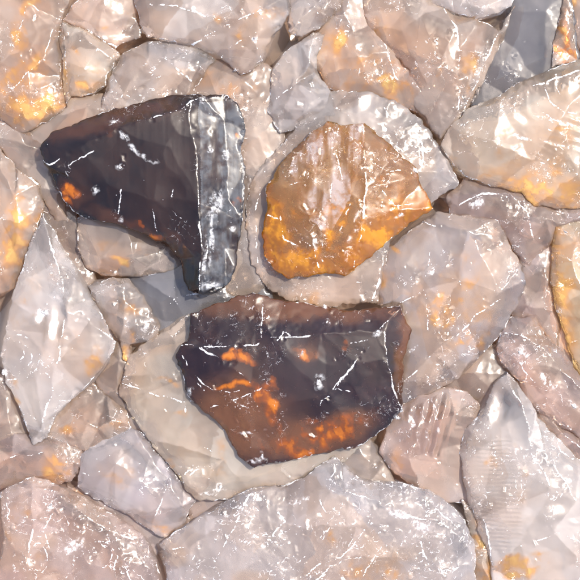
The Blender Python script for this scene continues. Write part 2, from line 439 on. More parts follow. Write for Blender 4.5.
    me.polygons.foreach_set('use_smooth', np.concatenate([np.ones(nT, bool), np.zeros(len(F) - nT, bool)]))
    # body colours with transmitted orange and brown glow painted in; crushed white edges
    N0 = len(V); x, y = V[:, 0], V[:, 1]
    am = np.zeros(len(VV)); chp = np.zeros(len(VV))
    xw = x + 9 * fbm(x, y, seed + 40, 16, 3); yw = y + 9 * fbm(x, y, seed + 41, 16, 3)
    aa = np.zeros(N0)
    for bl in blobs:
        bx, by, rx, ry, q = bl[:5]; an = math.radians(bl[5]) if len(bl) > 5 else 0
        dx, dy = xw - bx, yw - by; rx *= 1.35; ry *= 1.35
        u = dx * math.cos(an) + dy * math.sin(an); v = -dx * math.sin(an) + dy * math.cos(an)
        aa = np.maximum(aa, q * np.clip(1.35 - 1.0 * np.sqrt((u / rx) ** 2 + (v / ry) ** 2), 0, 1))
    aa = aa * 1.35
    am[:N0] = aa
    cc = edge_chip * np.exp(-(dEv / (1.5 * chipw)) ** 2) * np.clip(.45 + 1.3 * fbm(x, y, seed + 50, 22, 2), 0, 1)
    for line in ridges:
        d = seg_dist(*warp(x, y), [q[:2] for q in line])
        wv = 1.0 + .9 * np.clip(fbm(x, y, seed + 51, 14, 2), -.6, 1)
        cc = np.maximum(cc, np.exp(-(d / (.7 * wv * chipw)) ** 2) * np.clip(.55 + 1.3 * fbm(x, y, seed + 52, 18, 2), 0, 1))
    for line in veins:
        d = seg_dist(x + 1.8 * fbm(x, y, seed + 57, 8, 3), y + 1.8 * fbm(x, y, seed + 58, 8, 3), line)
        cc = np.maximum(cc, np.exp(-(d / .6) ** 2) * np.clip(.62 + 1.2 * fbm(x, y, seed + 59, 12, 2), 0, 1))
    bru = np.zeros(N0)
    for (kx, ky, rx, ry, an) in chips:
        an = math.radians(an); dx, dy = x - kx + 2.2 * fbm(x, y, seed + 60, 5, 3), y - ky + 2.2 * fbm(x, y, seed + 61, 5, 3)
        u = dx * math.cos(an) + dy * math.sin(an); v = -dx * math.sin(an) + dy * math.cos(an)
        bru = np.maximum(bru, np.clip(1.5 - 1.2 * np.sqrt((u / rx) ** 2 + (v / ry) ** 2), 0, 1))
    chp[:N0] = np.clip(cc, 0, 1)
    zn = None
    for (bx, by, rx, ry, q, an) in zones:
        an = math.radians(an); dx, dy = xw - bx, yw - by
        u = dx * math.cos(an) + dy * math.sin(an); v = -dx * math.sin(an) + dy * math.cos(an)
        g_ = q * sstep(1.5 - np.sqrt((u / rx) ** 2 + (v / ry) ** 2), 0, 1.1); zn = g_ if zn is None else np.maximum(zn, g_)
    body, gt, patch = mineral_and_glow(x, y, aa, mat[2], seed, zn)
    _, fi, bd = plane_h(*warp(x, y), ids=True)
    fv = np.array([rnd.random() ** 1.3 for _ in ct] or [0.0])
    frost = fv[fi] * facet_frost
    for (poly, val) in frosts:
        frost = np.where(inside(*warp(x, y), poly), val * np.clip(1 + .9 * fbm(x, y / 7, seed + 55, 5, 3) + .5 * fbm(x, y, seed + 56, 26, 2), .3, 1.2), frost)
    gt = gt * (1.06 - .34 * (1 - fv[fi]) * min(1, facet_frost * 1.4))[:, None]
    bl = np.exp(-(np.maximum(bd, 0) / .55) ** 2) * np.clip(.1 + 1.5 * fbm(x, y, seed + 53, 20, 2), 0, 1) * facet_frost
    oi = np.concatenate([np.array(loop)] * len(rings) + [np.array(loop[:1])])
    full = lambda q: np.concatenate([q, q[oi]])
    wear = np.stack([np.maximum(chp[:N0], bl), bru, patch], 1)
    for nm, q in (('body', full(body)), ('tint', full(gt)), ('wear', np.concatenate([wear, wear[oi] * .3])), ('frost', np.repeat(full(frost)[:, None], 3, 1))):
        at = me.attributes.new(nm, 'FLOAT_COLOR', 'POINT')
        at.data.foreach_set('color', np.concatenate([q, np.ones((len(q), 1))], 1).astype(np.float32).ravel())
    for mm in mat[:2]: me.materials.append(mm)
    mi = np.zeros(len(F), np.int32); mi[nT + 4 * m:] = 1; me.polygons.foreach_set('material_index', mi)
    o = bpy.data.objects.new(name, me); col.objects.link(o)
    o.location = (ox * U, oy * U, oz * U)
    for (kx, ky, rx, ry, an) in chips:
        if max(rx, ry) > 9 or min(rx, ry) < 2.5: continue
        n_ = rnd.randint(8, 11); an = math.radians(an); ring = []; inner = []
        for i in range(n_):
            t = 2 * math.pi * (i + rnd.uniform(-.3, .3)) / n_; q = rnd.uniform(.45, 1.0)
            u, v = rx * .62 * q * math.cos(t), ry * .62 * q * math.sin(t)
            ring.append((kx + u * math.cos(an) - v * math.sin(an), ky + u * math.sin(an) + v * math.cos(an)))
            q2 = rnd.uniform(.35, .6); inner.append((kx + (ring[-1][0] - kx) * q2 + rnd.uniform(-.5, .5), ky + (ring[-1][1] - ky) * q2 + rnd.uniform(-.5, .5)))
        pp = np.array(ring + inner + [(kx, ky)])
        hz = height(pp[:, 0], pp[:, 1], np.full(len(pp), 30.0)) + z - oz
        hz[:n_] -= .35; hz[n_:2 * n_] += np.array([rnd.uniform(.1, .9) for _ in range(n_)]); hz[-1] += rnd.uniform(.1, .6)
        cv_ = np.stack([(pp[:, 0] - 290) * s - ox, (290 - pp[:, 1]) * s - oy, hz], 1) * U
        fc = []
        for i in range(n_):
            j = (i + 1) % n_
            fc += [(i, n_ + i, n_ + j), (i, n_ + j, j), (n_ + i, 2 * n_, n_ + j)]
        cm = bpy.data.meshes.new('chip'); cm.from_pydata(cv_.tolist(), [], fc); cm.materials.append(CHIP)
        co = bpy.data.objects.new('chip', cm); col.objects.link(co); co.parent = chip_parent or o
    S = Stone(); S.o = o; S.z = z; S.s = s; S.height = height; S.outline = Jl; S.J = J; S.base = (ox, oy, oz)
    return S

def chip_material():
    B = NB('crushed_glass'); tc = B.n('ShaderNodeTexCoord')
    mp = B.n('ShaderNodeMapping'); B.put(mp.inputs[0], tc.outputs['Object']); mp.inputs['Scale'].default_value = (1 / U,) * 3
    n = B.noise(mp.outputs[0], 3.2, 3, .65, .5)
    p = B.n('ShaderNodeBsdfPrincipled'); B.put(p.inputs['Base Color'], B.mix(B.ramp(n, .35, .6), (.26, .24, .24), (.72, .71, .70)))
    p.inputs['Roughness'].default_value = .22; p.inputs['Transmission Weight'].default_value = .3
    B.put(B.out.inputs[0], p.outputs[0]); return B.m
CHIP = chip_material()

# ------------------------------------------------------------------ ground
gm = bpy.data.meshes.new('ground')
gm.from_pydata([(-2, -2, 0), (2, -2, 0), (2, 2, 0), (-2, 2, 0)], [], [(0, 1, 2, 3)])
g = bpy.data.objects.new('ground', gm); col.objects.link(g); g['kind'] = 'structure'
gm.materials.append(plain_material('ground_grey', (.24, .22, .205), .7, 30))

# ------------------------------------------------------------------ palettes
GREY = ((.42, .375, .355), (.50, .455, .425)); WARM = ((.43, .35, .30), (.51, .425, .365)); BEIGE = ((.49, .415, .35), (.56, .495, .42))
LILAC = ((.44, .40, .41), (.52, .48, .47)); BROWN = ((.35, .275, .235), (.41, .325, .275)); DUSK = ((.29, .275, .275), (.35, .325, .32))
ROSE = ((.43, .335, .305), (.51, .42, .39)); PALE = ((.54, .49, .47), (.62, .57, .54)); GOLD = ((.55, .45, .32), (.60, .51, .40))
SLATE = ((.22, .218, .235), (.25, .245, .255))

TINTS = {GREY: ((.93, .87, .82), (.86, .67, .52)), WARM: ((.93, .82, .71), (.88, .57, .34)), BEIGE: ((.95, .88, .77), (.90, .68, .45)),
         LILAC: ((.92, .88, .91), (.88, .74, .68)), BROWN: ((.82, .67, .55), (.74, .50, .34)), DUSK: ((.75, .71, .70), (.60, .53, .48)),
         ROSE: ((.92, .80, .73), (.86, .57, .41)), PALE: ((.97, .93, .90), (.94, .80, .68)), GOLD: ((.95, .80, .50), (.90, .58, .20)),
         SLATE: ((.46, .46, .49), (.42, .42, .44))}
STONES = []
def S(label, ol, z, pal, name='pale_stone', cat='stone', group='pale stones of the pile', **kw):
    STONES.append((name, label, cat, group, ol, z, pal, kw))

# --- low stones that fill the gaps
S('flat brown stone low between the left pale arrow shard and the dark silver-faced stone', [(40,180),(60,190),(78,215),(92,262),(100,300),(85,310),(60,290),(40,230)], 14, BROWN, crackle=0, auto=2, crown=3)
S('taupe flat stone low between the orange-flash stone and the long dark stone', [(15,118),(40,112),(70,96),(110,92),(130,115),(110,140),(60,160),(30,150)], 16, WARM, crackle=0, auto=2, crown=3)
S('smooth grey flat stone showing in the gap between the two dark stones', [(128,270),(175,255),(215,270),(262,262),(275,300),(240,325),(190,330),(160,340),(140,320),(125,295)], 16, SLATE, crackle=.05, auto=2, crown=3, edge_chip=.2, ridges=[[(158,318,3),(175,298,4),(205,292,4)]], chipw=.6)
S('plain grey stone squeezed between the dark silver-faced stone and the amber stone', [(228,100),(255,95),(285,110),(290,180),(285,280),(250,300),(225,295),(222,200)], 20, GREY, crackle=.2, auto=4, crown=5, ridges=[[(245,160,5),(250,205,6),(258,285,4)]], chipw=.6)
S('dark brown stone deep under the pointed lower right stone tip', [(435,385),(455,372),(485,345),(505,340),(520,375),(505,400),(485,420),(462,405)], 14, BROWN, crackle=0, auto=2, crown=4)
S('narrow brown stone below the lavender slab at lower left', [(66,485),(95,492),(130,510),(165,530),(185,520),(200,505),(175,545),(150,560),(110,530),(75,505)], 16, ROSE, crackle=0, auto=2, crown=2, blobs=[(90,503,22,5,.5,25)])
S('brown stone low between the lavender slab and the pale one beneath the lowest dark stone', [(115,405),(135,408),(165,450),(190,485),(240,490),(215,515),(190,520),(165,480),(140,455),(110,430)], 16, ROSE, crackle=0, auto=2, crown=2)
S('dark grey rounded stone peeking out above the big crystalline bottom stone', [(330,450),(345,432),(372,440),(388,458),(397,485),(385,505),(350,495),(332,478)], 18, DUSK, crackle=0, auto=2, crown=4, edge_chip=.1)
S('brown pointed blade standing beside the small grey crystal cluster', [(94,378),(108,350),(120,338),(132,345),(136,370),(128,385),(127,402),(134,418),(115,412),(100,395)], 20, BROWN, crackle=0, auto=1, crown=4)
S('reddish brown stone between the right amber-sided stone and the big grey-brown one', [(512,262),(530,250),(548,240),(562,250),(560,300),(575,370),(560,360),(540,330),(518,325),(505,310)], 20, ROSE, crackle=.1, auto=3, crown=6, ridges=[[(530,252,3),(545,268,6),(552,310,5)]])
S('orange-brown stone under the chipped end of the top centre slab', [(185,92),(205,60),(230,55),(262,60),(282,72),(284,120),(275,160),(245,170),(215,130),(195,100)], 20, WARM, crackle=.1, auto=4, crown=6, blobs=[(212,78,16,18,.35),(230,80,6,18,.45),(245,90,10,5,.4)])
S('thin dark reddish stone at the right end of the top edge', [(564,-14),(605,-14),(605,66),(585,66),(574,40),(571,10)], 20, ROSE, crackle=.1, auto=2, crown=5, blobs=[(577,2,8,6,.6)])
S('brown-grey stone wedge at the lower edge of the left border', [(-15,372),(5,375),(14,395),(26,428),(34,448),(10,450),(-15,450)], 22, BROWN, crackle=.1, auto=2, crown=4)
S('clear beige stone corner left of the dark silver-faced stone', [(-15,104),(8,116),(32,134),(50,150),(62,190),(70,222),(55,222),(42,200),(22,180),(0,150),(-15,140)], 24, WARM, crackle=.05, auto=3, crown=5, chipw=.6)
S('dark blue-grey flat smooth stone with no sparkle near the top right corner', [(512,-14),(572,-14),(577,20),(580,66),(545,85),(515,100),(485,112),(470,105),(480,80),(489,55),(500,32),(510,12)], 24, SLATE, crackle=0, auto=1, crown=2, rough=.3, scoops=.1, edge_chip=.3, facet_frost=.1, spk=0)
S('small triangular stone with rows of orange dots at the top right', [(564,-2),(569,-10),(573,20),(580,62),(551,68),(553,42)], 37, WARM, crackle=.3, auto=1, crown=4, blobs=[(564,38,9,26,.55),(557,33,3,4,1),(562,32,3,5,1),(565,40,3,5,.9),(557,47,3,3,1),(563,50,3,3,1),(571,52,4,5,.9),(568,40,2,4,.8)], amber=(.9,.22,.02))
S('narrow amber sliver between the biggest bottom stone and the tall ribbed pointed stone', [(462,500),(478,508),(490,540),(500,605),(474,605),(474,560),(468,525)], 40, BEIGE, crackle=.1, auto=2, crown=3, blobs=[(483,560,9,30,.7,-8)])
# --- middle layer
S('brown-grey angular stone with a flat dark face between the two top left stones', [(62,22),(72,6),(88,-14),(140,-14),(138,14),(142,38),(127,42),(115,50),(98,40),(80,32)], 24, WARM, crackle=.15, auto=3, crown=8, ridges=[[(63,22,4),(100,37,7),(118,48,3)]], blobs=[(98,30,8,4,.5),(130,15,8,12,.35)])
S('grey crystalline stone covered in white facets right above the long dark stone', [(98,112),(104,88),(110,72),(122,54),(145,40),(170,40),(200,48),(216,60),(206,74),(195,90),(220,96),(180,118),(120,122)], 26, GREY, crackle=.9, auto=7, crown=9, rough=1.8, ridges=[[(168,60,8),(180,72,9),(190,84,6)],[(150,42,4),(168,60,8),(150,80,9),(125,95,6)]], blobs=[(205,75,14,10,.2)])
S('pale grey translucent stone with an orange flash at its bottom, upper left corner', [(-15,-14),(72,-14),(68,4),(62,20),(59,36),(63,55),(61,76),(66,92),(67,106),(55,117),(37,127),(20,134),(0,120),(-15,112)], 32, WARM, crackle=.15, auto=6, crown=9, ridges=[[(44,60,8),(28,72,8),(12,88,8),(-5,84,4)],[(28,4,5),(22,30,8),(20,52,9),(44,62,8)]], chipw=.7, blobs=[(25,100,34,26,.6),(35,110,24,7,1.2,-8),(25,70,22,6,.9,-35),(22,30,6,30,.6,10),(5,88,10,14,.6),(34,4,6,4,.7),(48,78,14,16,.3)])
S('small clear stone with a bright amber corner between the top left stones', [(62,20),(76,25),(100,37),(113,49),(121,56),(109,72),(105,86),(90,94),(80,96),(70,95),(67,107),(61,82),(62,60),(57,40)], 33, BEIGE, crackle=.3, auto=4, crown=8, ridges=[[(64,38,6),(66,62,7),(68,95,4)],[(82,33,4),(96,52,9),(107,72,4)]], blobs=[(82,90,7,4,1),(68,75,3,12,.8),(60,38,4,7,.6),(95,78,10,10,.3),(76,48,10,4,.35,40)])
S('rosy grey stone with a white crystalline top under the big golden right stone', [(446,198),(464,176),(496,182),(522,186),(545,200),(575,204),(600,208),(597,228),(562,230),(548,250),(534,275),(520,262),(500,232),(480,222),(450,216)], 28, ROSE, crackle=.75, auto=5, crown=8, rough=1.5, ridges=[[(455,205,4),(480,194,8),(510,195,8),(527,215,8),(532,240,5)]], chips=[(476,203,8,7,-40)])
S('rust brown flank stone along the right side of the pointed lower right stone', [(522,392),(550,416),(576,430),(605,452),(605,490),(575,470),(550,448),(534,420)], 28, ROSE, crackle=.25, auto=2, crown=5, ridges=[[(530,398,3),(560,430,7),(600,465,6)]])
S('grey stone with deep curved white ribs right of the lowest dark stone', [(392,408),(418,395),(445,386),(466,391),(478,400),(484,420),(470,440),(468,470),(475,505),(450,505),(420,492),(395,475),(378,452),(386,430)], 30, ROSE, crackle=.25, auto=3, crown=9, ribs=[([(404,412),(445,395),(452,415),(438,455),(425,450),(412,430)], .25, 10.5, 2.6)], chips=[(413,425,1.6,22,-16),(424,424,1.6,24,-14),(435,415,1.5,18,-10)], blobs=[(395,460,10,14,.35)])
S('lavender grey slab with a glassy white blister on its left corner', [(80,452),(100,438),(130,426),(148,438),(160,455),(182,480),(196,500),(184,522),(165,540),(150,531),(130,518),(105,505),(90,498),(76,488)], 29, LILAC, crackle=.2, auto=5, crown=7, ridges=[[(150,530,2),(160,505,6),(170,478,5)]], blobs=[(120,475,14,10,.35),(160,530,14,6,.45,20)], chips=[(122,461,2,2,0),(140,470,2,5,20)], veins=[[(78.6, 473.7), (82.2, 473.0), (85.9, 473.3), (89.4, 474.4), (92.3, 476.3), (94.5, 478.9), (95.7, 481.8), (96.0, 485.0), (95.1, 488.0), (93.3, 490.8), (90.6, 492.9), (87.3, 494.4), (83.6, 495.0), (79.9, 494.7), (76.5, 493.5)]])
S('brown slab top between the two clear top stones, amber spot on its right', [(312,38),(330,16),(338,-14),(372,-14),(378,20),(390,42),(405,52),(440,62),(446,85),(430,115),(405,110),(380,100),(345,100),(325,85),(313,60)], 26, WARM, crackle=.15, auto=6, crown=9, ridges=[[(352,-8,5),(345,15,9),(336,40,8)],[(375,30,5),(388,55,9),(398,80,7)]], blobs=[(394,90,12,12,1.2),(342,45,16,13,.8),(375,70,40,30,.35),(382,62,10,6,.35),(330,82,14,5,.25,30)])
S('crumbly brown and white crystal stone under the right edge of the left arrow shard', [(42,438),(56,412),(72,398),(92,380),(105,393),(126,410),(132,428),(115,442),(86,452),(60,446)], 28, WARM, crackle=.9, auto=4, crown=7, rough=1.7, blobs=[(65,433,14,6,.45),(112,425,12,8,.35)])
S('brown stone with a warm amber middle at the left edge above the bottom stone', [(-15,438),(15,432),(42,438),(66,436),(84,448),(82,466),(72,482),(56,486),(40,480),(16,486),(-15,495)], 27, ROSE, crackle=.35, auto=4, crown=8, ridges=[[(-10,462,4),(15,458,8),(45,450,6)]], blobs=[(58,462,13,13,.7),(40,468,12,6,.3)])
S('faint orange-flecked clear stone just below the long dark stone', [(74,216),(92,212),(140,228),(168,246),(184,262),(168,272),(138,279),(100,276),(85,268),(77,245)], 24, WARM, crackle=.1, auto=4, crown=7, ridges=[[(77,230,2),(80,252,5),(92,272,3)]], blobs=[(123,262,6,3,.8),(105,248,12,4,.35,-20),(140,250,10,4,.3,30)])
S('small cluster of grey crystal with orange windows below the long dark stone', [(86,284),(110,276),(130,278),(142,294),(152,310),(161,325),(157,340),(142,345),(130,345),(133,365),(122,360),(118,340),(106,328),(96,306)], 32, GREY, crackle=.85, auto=6, crown=8, rough=1.7, blobs=[(130,308,9,7,.55),(133,332,6,8,.6),(127,356,5,8,.9)], chips=[(148,325,6,8,30),(127,325,2,8,10)])
S('honey-edged grey stone on the left border with a lilac face', [(-15,136),(0,146),(17,170),(38,180),(44,205),(37,236),(24,264),(16,288),(-15,300)], 34, WARM, crackle=.25, auto=3, crown=9, ridges=[[(3,148,4),(19,170,9),(15,195,10),(4,220,9),(-10,232,6)],[(19,170,9),(38,183,3)]], blobs=[(18,235,18,40,.6,20),(18,240,8,26,1.1,25),(2,252,8,12,.8),(28,222,6,14,.6,20)])
S('white crystalline stone left of the faded twin above the amber stone', [(270,72),(280,54),(300,41),(314,32),(327,33),(319,50),(316,70),(333,92),(335,115),(305,125),(280,135),(268,110)], 34, PALE, crackle=.75, auto=5, crown=8, rough=1.5, ridges=[[(312,38,4),(310,60,9),(298,85,8),(275,98,4)]])
S('large clear stone with long creases across the top centre, chipped right end', [(132,-14),(290,-14),(292,5),(287,20),(273,36),(266,46),(262,60),(252,70),(240,76),(232,69),(215,53),(190,46),(165,40),(146,38),(139,22)], 36, GREY, crackle=.3, auto=6, crown=9, ridges=[[(165,2,8),(185,10,10),(206,17,9)],[(262,10,8),(240,20,9),(205,36,7),(190,45,3)],[(255,38,7),(256,55,5),(240,73,2)]], chips=[(206,17,3,2,0),(254,40,4,5,50),(235,70,4,3,0)], blobs=[(240,35,5,9,.6),(262,15,22,8,.3,-30),(216,18,6,4,.5)], chipw=.7, veins=[[(150,5),(178,8),(206,17)],[(165,40),(150,36),(140,36)],[(262,30),(230,48),(222,58)],[(255,42),(262,60),(252,66)]])
S('pale stone tip with sparkling facets at the top edge, third from the left', [(284,-14),(352,-14),(340,10),(320,28),(302,38),(288,31),(290,10)], 37, GREY, crackle=.7, auto=3, crown=7, rough=1.5, blobs=[(317,16,4,3,.5)])
S('grey rosy stone with smooth hollow and white fleck lines, right of top centre', [(360,-14),(428,-14),(434,3),(454,12),(480,18),(500,30),(505,18),(516,4),(510,24),(498,50),(484,80),(472,104),(462,114),(455,128),(440,140),(425,118),(410,102),(408,72),(390,51),(372,35),(363,15)], 36, WARM, crackle=.35, auto=7, crown=9, ridges=[[(444,8,4),(455,28,9),(459,50,9),(459,80,8),(458,112,4)],[(500,34,4),(488,55,8),(478,85,7),(464,110,3)]], blobs=[(471,66,5,7,1.0),(442,73,4,6,.6),(470,85,6,16,.4,10),(377,30,10,18,.45,20),(468,17,16,3,.5)])
S('white frosty crystal stone cut off by the top edge right of centre', [(420,-14),(522,-14),(512,6),(496,15),(476,18),(455,12),(435,6)], 40, PALE, crackle=.95, auto=3, crown=7, rough=1.7, blobs=[(472,17,10,2,.4)])
S('big faded twin of the amber stone lying beneath and around it', [(312,100),(330,92),(350,90),(374,91),(400,103),(424,120),(440,145),(455,168),(458,186),(432,202),(398,215),(388,255),(378,303),(340,308),(290,303),(266,288),(250,266),(243,215),(250,185),(264,160),(285,140),(298,118)], 36, GREY, crackle=.6, auto=8, crown=6, rough=1.3, ridges=[[(385,255,2),(380,275,5),(372,302,2)]], blobs=[(310,298,12,18,.3,30),(420,110,8,6,.25)], glare=[(364,104,7,9,0)], veins=[[(264,170),(255,210),(258,262)],[(410,120),(424,150),(420,185)],[(385,108),(400,135)],[(332,300),(350,280),(372,285)]], jag=2.2)
S('large grey-brown stone with dark centre and orange glints right of centre', [(385,250),(410,230),(438,212),(466,215),(499,219),(508,240),(521,262),(527,282),(521,302),(506,328),(481,357),(456,380),(430,395),(400,405),(398,380),(408,330),(400,304),(378,306),(376,270)], 38, ((.35,.30,.285),(.36,.345,.365)), crackle=.12, auto=7, crown=9, ridges=[[(522,264,3),(498,291,9),(466,327,9),(436,352,8),(405,380,4)],[(384,305,4),(402,302,6),(425,290,8)]], chips=[(430,272,4,3,-30),(412,350,8,2,-40)], blobs=[(450,310,40,30,.4,35),(446,318,12,9,1.1,35),(462,340,4,4,1.1),(480,344,12,4,.7,-42),(400,250,10,3,.5,25),(470,282,7,12,.45),(385,280,8,8,.5),(458,260,14,4,.35)], veins=[[(435.0, 272.0), (434.3, 274.0), (432.5, 275.5), (430.0, 276.0), (427.5, 275.5), (425.7, 274.0), (425.0, 272.0), (425.7, 270.0), (427.5, 268.5), (430.0, 268.0), (432.5, 268.5), (434.3, 270.0), (435.0, 272.0)],[(403,215),(425,222),(438,228),(452,214)],[(430,250),(424,290),(428,330)],[(500,300),(470,318)]])
S('sparkly grey stone with white crystal ridge down its spine, lower right', [(496,346),(502,330),(511,316),(536,316),(547,334),(564,350),(577,370),(592,386),(600,456),(576,436),(550,424),(528,404),(518,382),(510,374),(500,362)], 36, ROSE, crackle=.75, auto=4, crown=9, rough=1.4, ridges=[[(503,332,3),(520,335,9),(540,345,10),(560,368,10),(590,395,8)],[(497,352,2),(520,362,7),(545,395,8),(570,430,4)]], chips=[(520,352,8,6,30),(545,380,4,12,-40),(572,405,4,8,-40)])
S('upright stone with an orange-gold left flank and white right face on the right border', [(555,226),(570,222),(605,222),(605,400),(582,372),(568,345),(557,312),(551,282),(552,250)], 39, GOLD, crackle=.35, auto=3, crown=9, ridges=[[(560,250,5),(571,262,10),(580,290,11),(586,335,9)],[(557,228,2),(575,240,8),(600,245,8)]], blobs=[(562,295,12,60,.6,-6),(560,285,6,40,.9,-6),(566,330,7,20,.7,-15)], chips=[(565,232,6,3,30)])
S('large faded pale stone spreading out beneath the lowest dark stone', [(120,382),(129,356),(146,340),(166,330),(188,314),(230,310),(300,330),(380,360),(370,440),(345,462),(320,472),(288,486),(250,490),(226,500),(200,502),(188,494),(178,476),(161,456),(141,431),(127,411),(119,396)], 37, BEIGE, crackle=.25, auto=8, crown=7, ridges=[[(125,376,3),(150,376,7),(185,378,7)],[(122,382,3),(150,392,7),(182,402,6)]], blobs=[(185,412,14,4,.5,-12),(170,380,8,3,.5),(215,470,12,10,.4),(170,460,4,6,.4),(225,450,8,14,.3)], chips=[(188,466,11,1.5,-8),(213,492,14,3,-12),(220,487,4,6,10)], scars=[(205,474,17,3)], veins=[[(185.3, 474.3), (186.3, 472.6), (187.9, 471.0), (190.1, 469.6), (192.9, 468.3), (196.0, 467.3), (199.5, 466.6), (203.2, 466.2), (207.0, 466.0), (210.8, 466.2), (214.5, 466.6), (218.0, 467.3), (221.1, 468.3), (223.9, 469.6), (226.1, 471.0)],[(190.1, 475.9), (190.9, 474.7), (191.9, 473.5), (193.1, 472.4), (194.4, 471.4), (196.0, 470.5), (197.6, 469.8), (199.4, 469.1), (201.3, 468.6), (203.2, 468.3), (205.2, 468.1), (207.2, 468.0), (209.2, 468.1), (211.2, 468.3), (213.2, 468.7)],[(205,447),(214,452),(222,450)],[(185,405),(186,412)]])
# --- upper layer
S('white crackled stone filling the lower left corner', [(0,492),(14,484),(34,476),(60,484),(82,497),(106,511),(132,526),(146,537),(156,560),(163,605),(-15,605),(3,550)], 41, ROSE, crackle=.95, auto=6, crown=9, rough=1.6, ridges=[[(30,480,3),(33,490,7),(34,520,10),(30,560,9),(36,582,7),(55,572,8)],[(34,486,6),(60,492,9),(75,505,10),(110,530,8),(135,540,3)],[(115,535,8),(122,560,9),(135,590,6)]], blobs=[(18,515,10,14,.4),(12,535,6,6,.5),(40,558,8,13,.25)], scars=[(40,558,13,4),(100,552,14,4)], chips=[(52,505,9,4,-50),(75,545,14,6,-30)], veins=[[(49.0, 557.0), (48.6, 561.6), (47.3, 565.8), (45.3, 569.1), (42.8, 571.3), (40.0, 572.0), (37.2, 571.3), (34.7, 569.1), (32.7, 565.8), (31.4, 561.6), (31.0, 557.0), (31.4, 552.4), (32.7, 548.2), (34.7, 544.9), (37.2, 542.7), (40.0, 542.0), (42.8, 542.7), (45.3, 544.9), (47.3, 548.2), (48.6, 552.4), (49.0, 557.0)],[(113.0, 553.0), (112.4, 557.0), (110.5, 560.6), (107.6, 563.5), (104.0, 565.4), (100.0, 566.0), (96.0, 565.4), (92.4, 563.5), (89.5, 560.6), (87.6, 557.0), (87.0, 553.0), (87.6, 549.0), (89.5, 545.4), (92.4, 542.5), (96.0, 540.6), (100.0, 540.0), (104.0, 540.6), (107.6, 542.5), (110.5, 545.4), (112.4, 549.0), (113.0, 553.0)],[(75,560),(88,548),(112,545),(118,555),(113,570)],[(60,500),(45,530),(52,548)],[(100,512),(92,535),(110,550)]])
S('milky arrowhead shard pointing up at the left edge, round scar low on it', [(43,213),(53,230),(63,250),(76,270),(93,300),(105,320),(113,336),(118,341),(106,363),(86,386),(69,401),(56,416),(46,438),(32,446),(22,412),(5,382),(0,355),(3,330),(11,300),(21,270),(31,240)], 45, PALE, crackle=.2, auto=3, crown=9, ridges=[[(43,216,2),(58,262,10),(66,310,12),(60,360,11),(44,420,4)],[(66,310,12),(90,320,8),(112,338,2)]], scars=[(16,358,27,6)], ripples=[(16,360,5,26,5,.7)], chips=[(45,312,8,5,0),(3,372,4,6,0)], glare=[(55,325,6,15,15),(40,318,5,5,0)], blobs=[(30,300,12,26,.28,15),(72,345,14,16,.22),(55,275,4,8,.35),(92,362,16,7,.5,-45),(12,398,4,16,.5,-10)], veins=[[(11.7, 334.3), (18.2, 334.1), (24.6, 335.4), (30.3, 338.2), (35.2, 342.2), (38.7, 347.3), (40.6, 353.0), (40.9, 359.0), (39.5, 364.9), (36.5, 370.2), (32.1, 374.6), (26.6, 377.8), (20.3, 379.7), (13.8, 379.9), (7.4, 378.6)],[(17.1, 341.2), (20.2, 341.9), (23.0, 343.0), (25.6, 344.5), (27.8, 346.4), (29.6, 348.5), (30.9, 350.9), (31.7, 353.4), (32.0, 356.0), (31.7, 358.6), (30.9, 361.1), (29.6, 363.5), (27.8, 365.6), (25.6, 367.5), (23.0, 369.0)],[(17.5, 346.2), (18.6, 346.8), (19.7, 347.6), (20.6, 348.4), (21.4, 349.3), (22.0, 350.3), (22.5, 351.3), (22.8, 352.4), (23.0, 353.6), (23.0, 354.7), (22.8, 355.8), (22.4, 356.9), (21.9, 357.9), (21.2, 358.9), (20.4, 359.8)]])
S('large golden oval stone with curved shell ripples, right edge', [(440,146),(450,126),(466,108),(496,97),(516,82),(546,71),(576,59),(605,54),(605,206),(560,209),(535,206),(521,193),(495,186),(470,179),(455,166)], 45, BEIGE, crackle=.35, auto=4, crown=12, ripples=[(575,85,8,75,8.5,1.1)], ridges=[[(470,110,2),(500,103,7),(545,82,9),(600,66,8)]], blobs=[(540,190,60,16,.6,8),(575,190,36,9,.7,5),(530,186,24,6,.9,18),(500,140,7,12,.4),(562,135,18,12,.4),(556,172,6,10,.7),(452,165,14,4,.45,35)], glare=[(573,85,8,9,30),(520,120,9,4,20)], chips=[(590,100,14,2,40),(555,145,20,1.5,12),(545,120,14,1.5,15),(520,138,12,2,15)], veins=[[(582.2, 103.7), (578.6, 104.0), (575.0, 103.8), (571.5, 103.2), (568.1, 102.1), (565.0, 100.5), (562.1, 98.5), (559.6, 96.1), (557.5, 93.5), (555.9, 90.5), (554.7, 87.4), (554.1, 84.2), (554.0, 80.9), (554.5, 77.6), (555.4, 74.5)],[(574.9, 114.9), (571.5, 114.5), (568.2, 113.8), (565.1, 112.8), (562.0, 111.6), (559.0, 110.1), (556.3, 108.3), (553.7, 106.3), (551.3, 104.1), (549.2, 101.8), (547.3, 99.2), (545.7, 96.5), (544.3, 93.7), (543.3, 90.7), (542.5, 87.7)],[(603.0, 121.0), (598.0, 123.2), (592.7, 125.0), (587.3, 126.2), (581.7, 126.9), (576.1, 127.0), (570.5, 126.5), (565.1, 125.5), (559.7, 123.9), (554.6, 121.8), (549.8, 119.2), (545.4, 116.1), (541.3, 112.6), (537.8, 108.7), (534.7, 104.5)],[(599.9, 134.6), (596.1, 135.7), (592.2, 136.6), (588.3, 137.3), (584.4, 137.7), (580.4, 138.0), (576.4, 138.0), (572.4, 137.8), (568.5, 137.4), (564.5, 136.7), (560.7, 135.9), (556.9, 134.9), (553.1, 133.6), (549.5, 132.1), (546.0, 130.5)]])
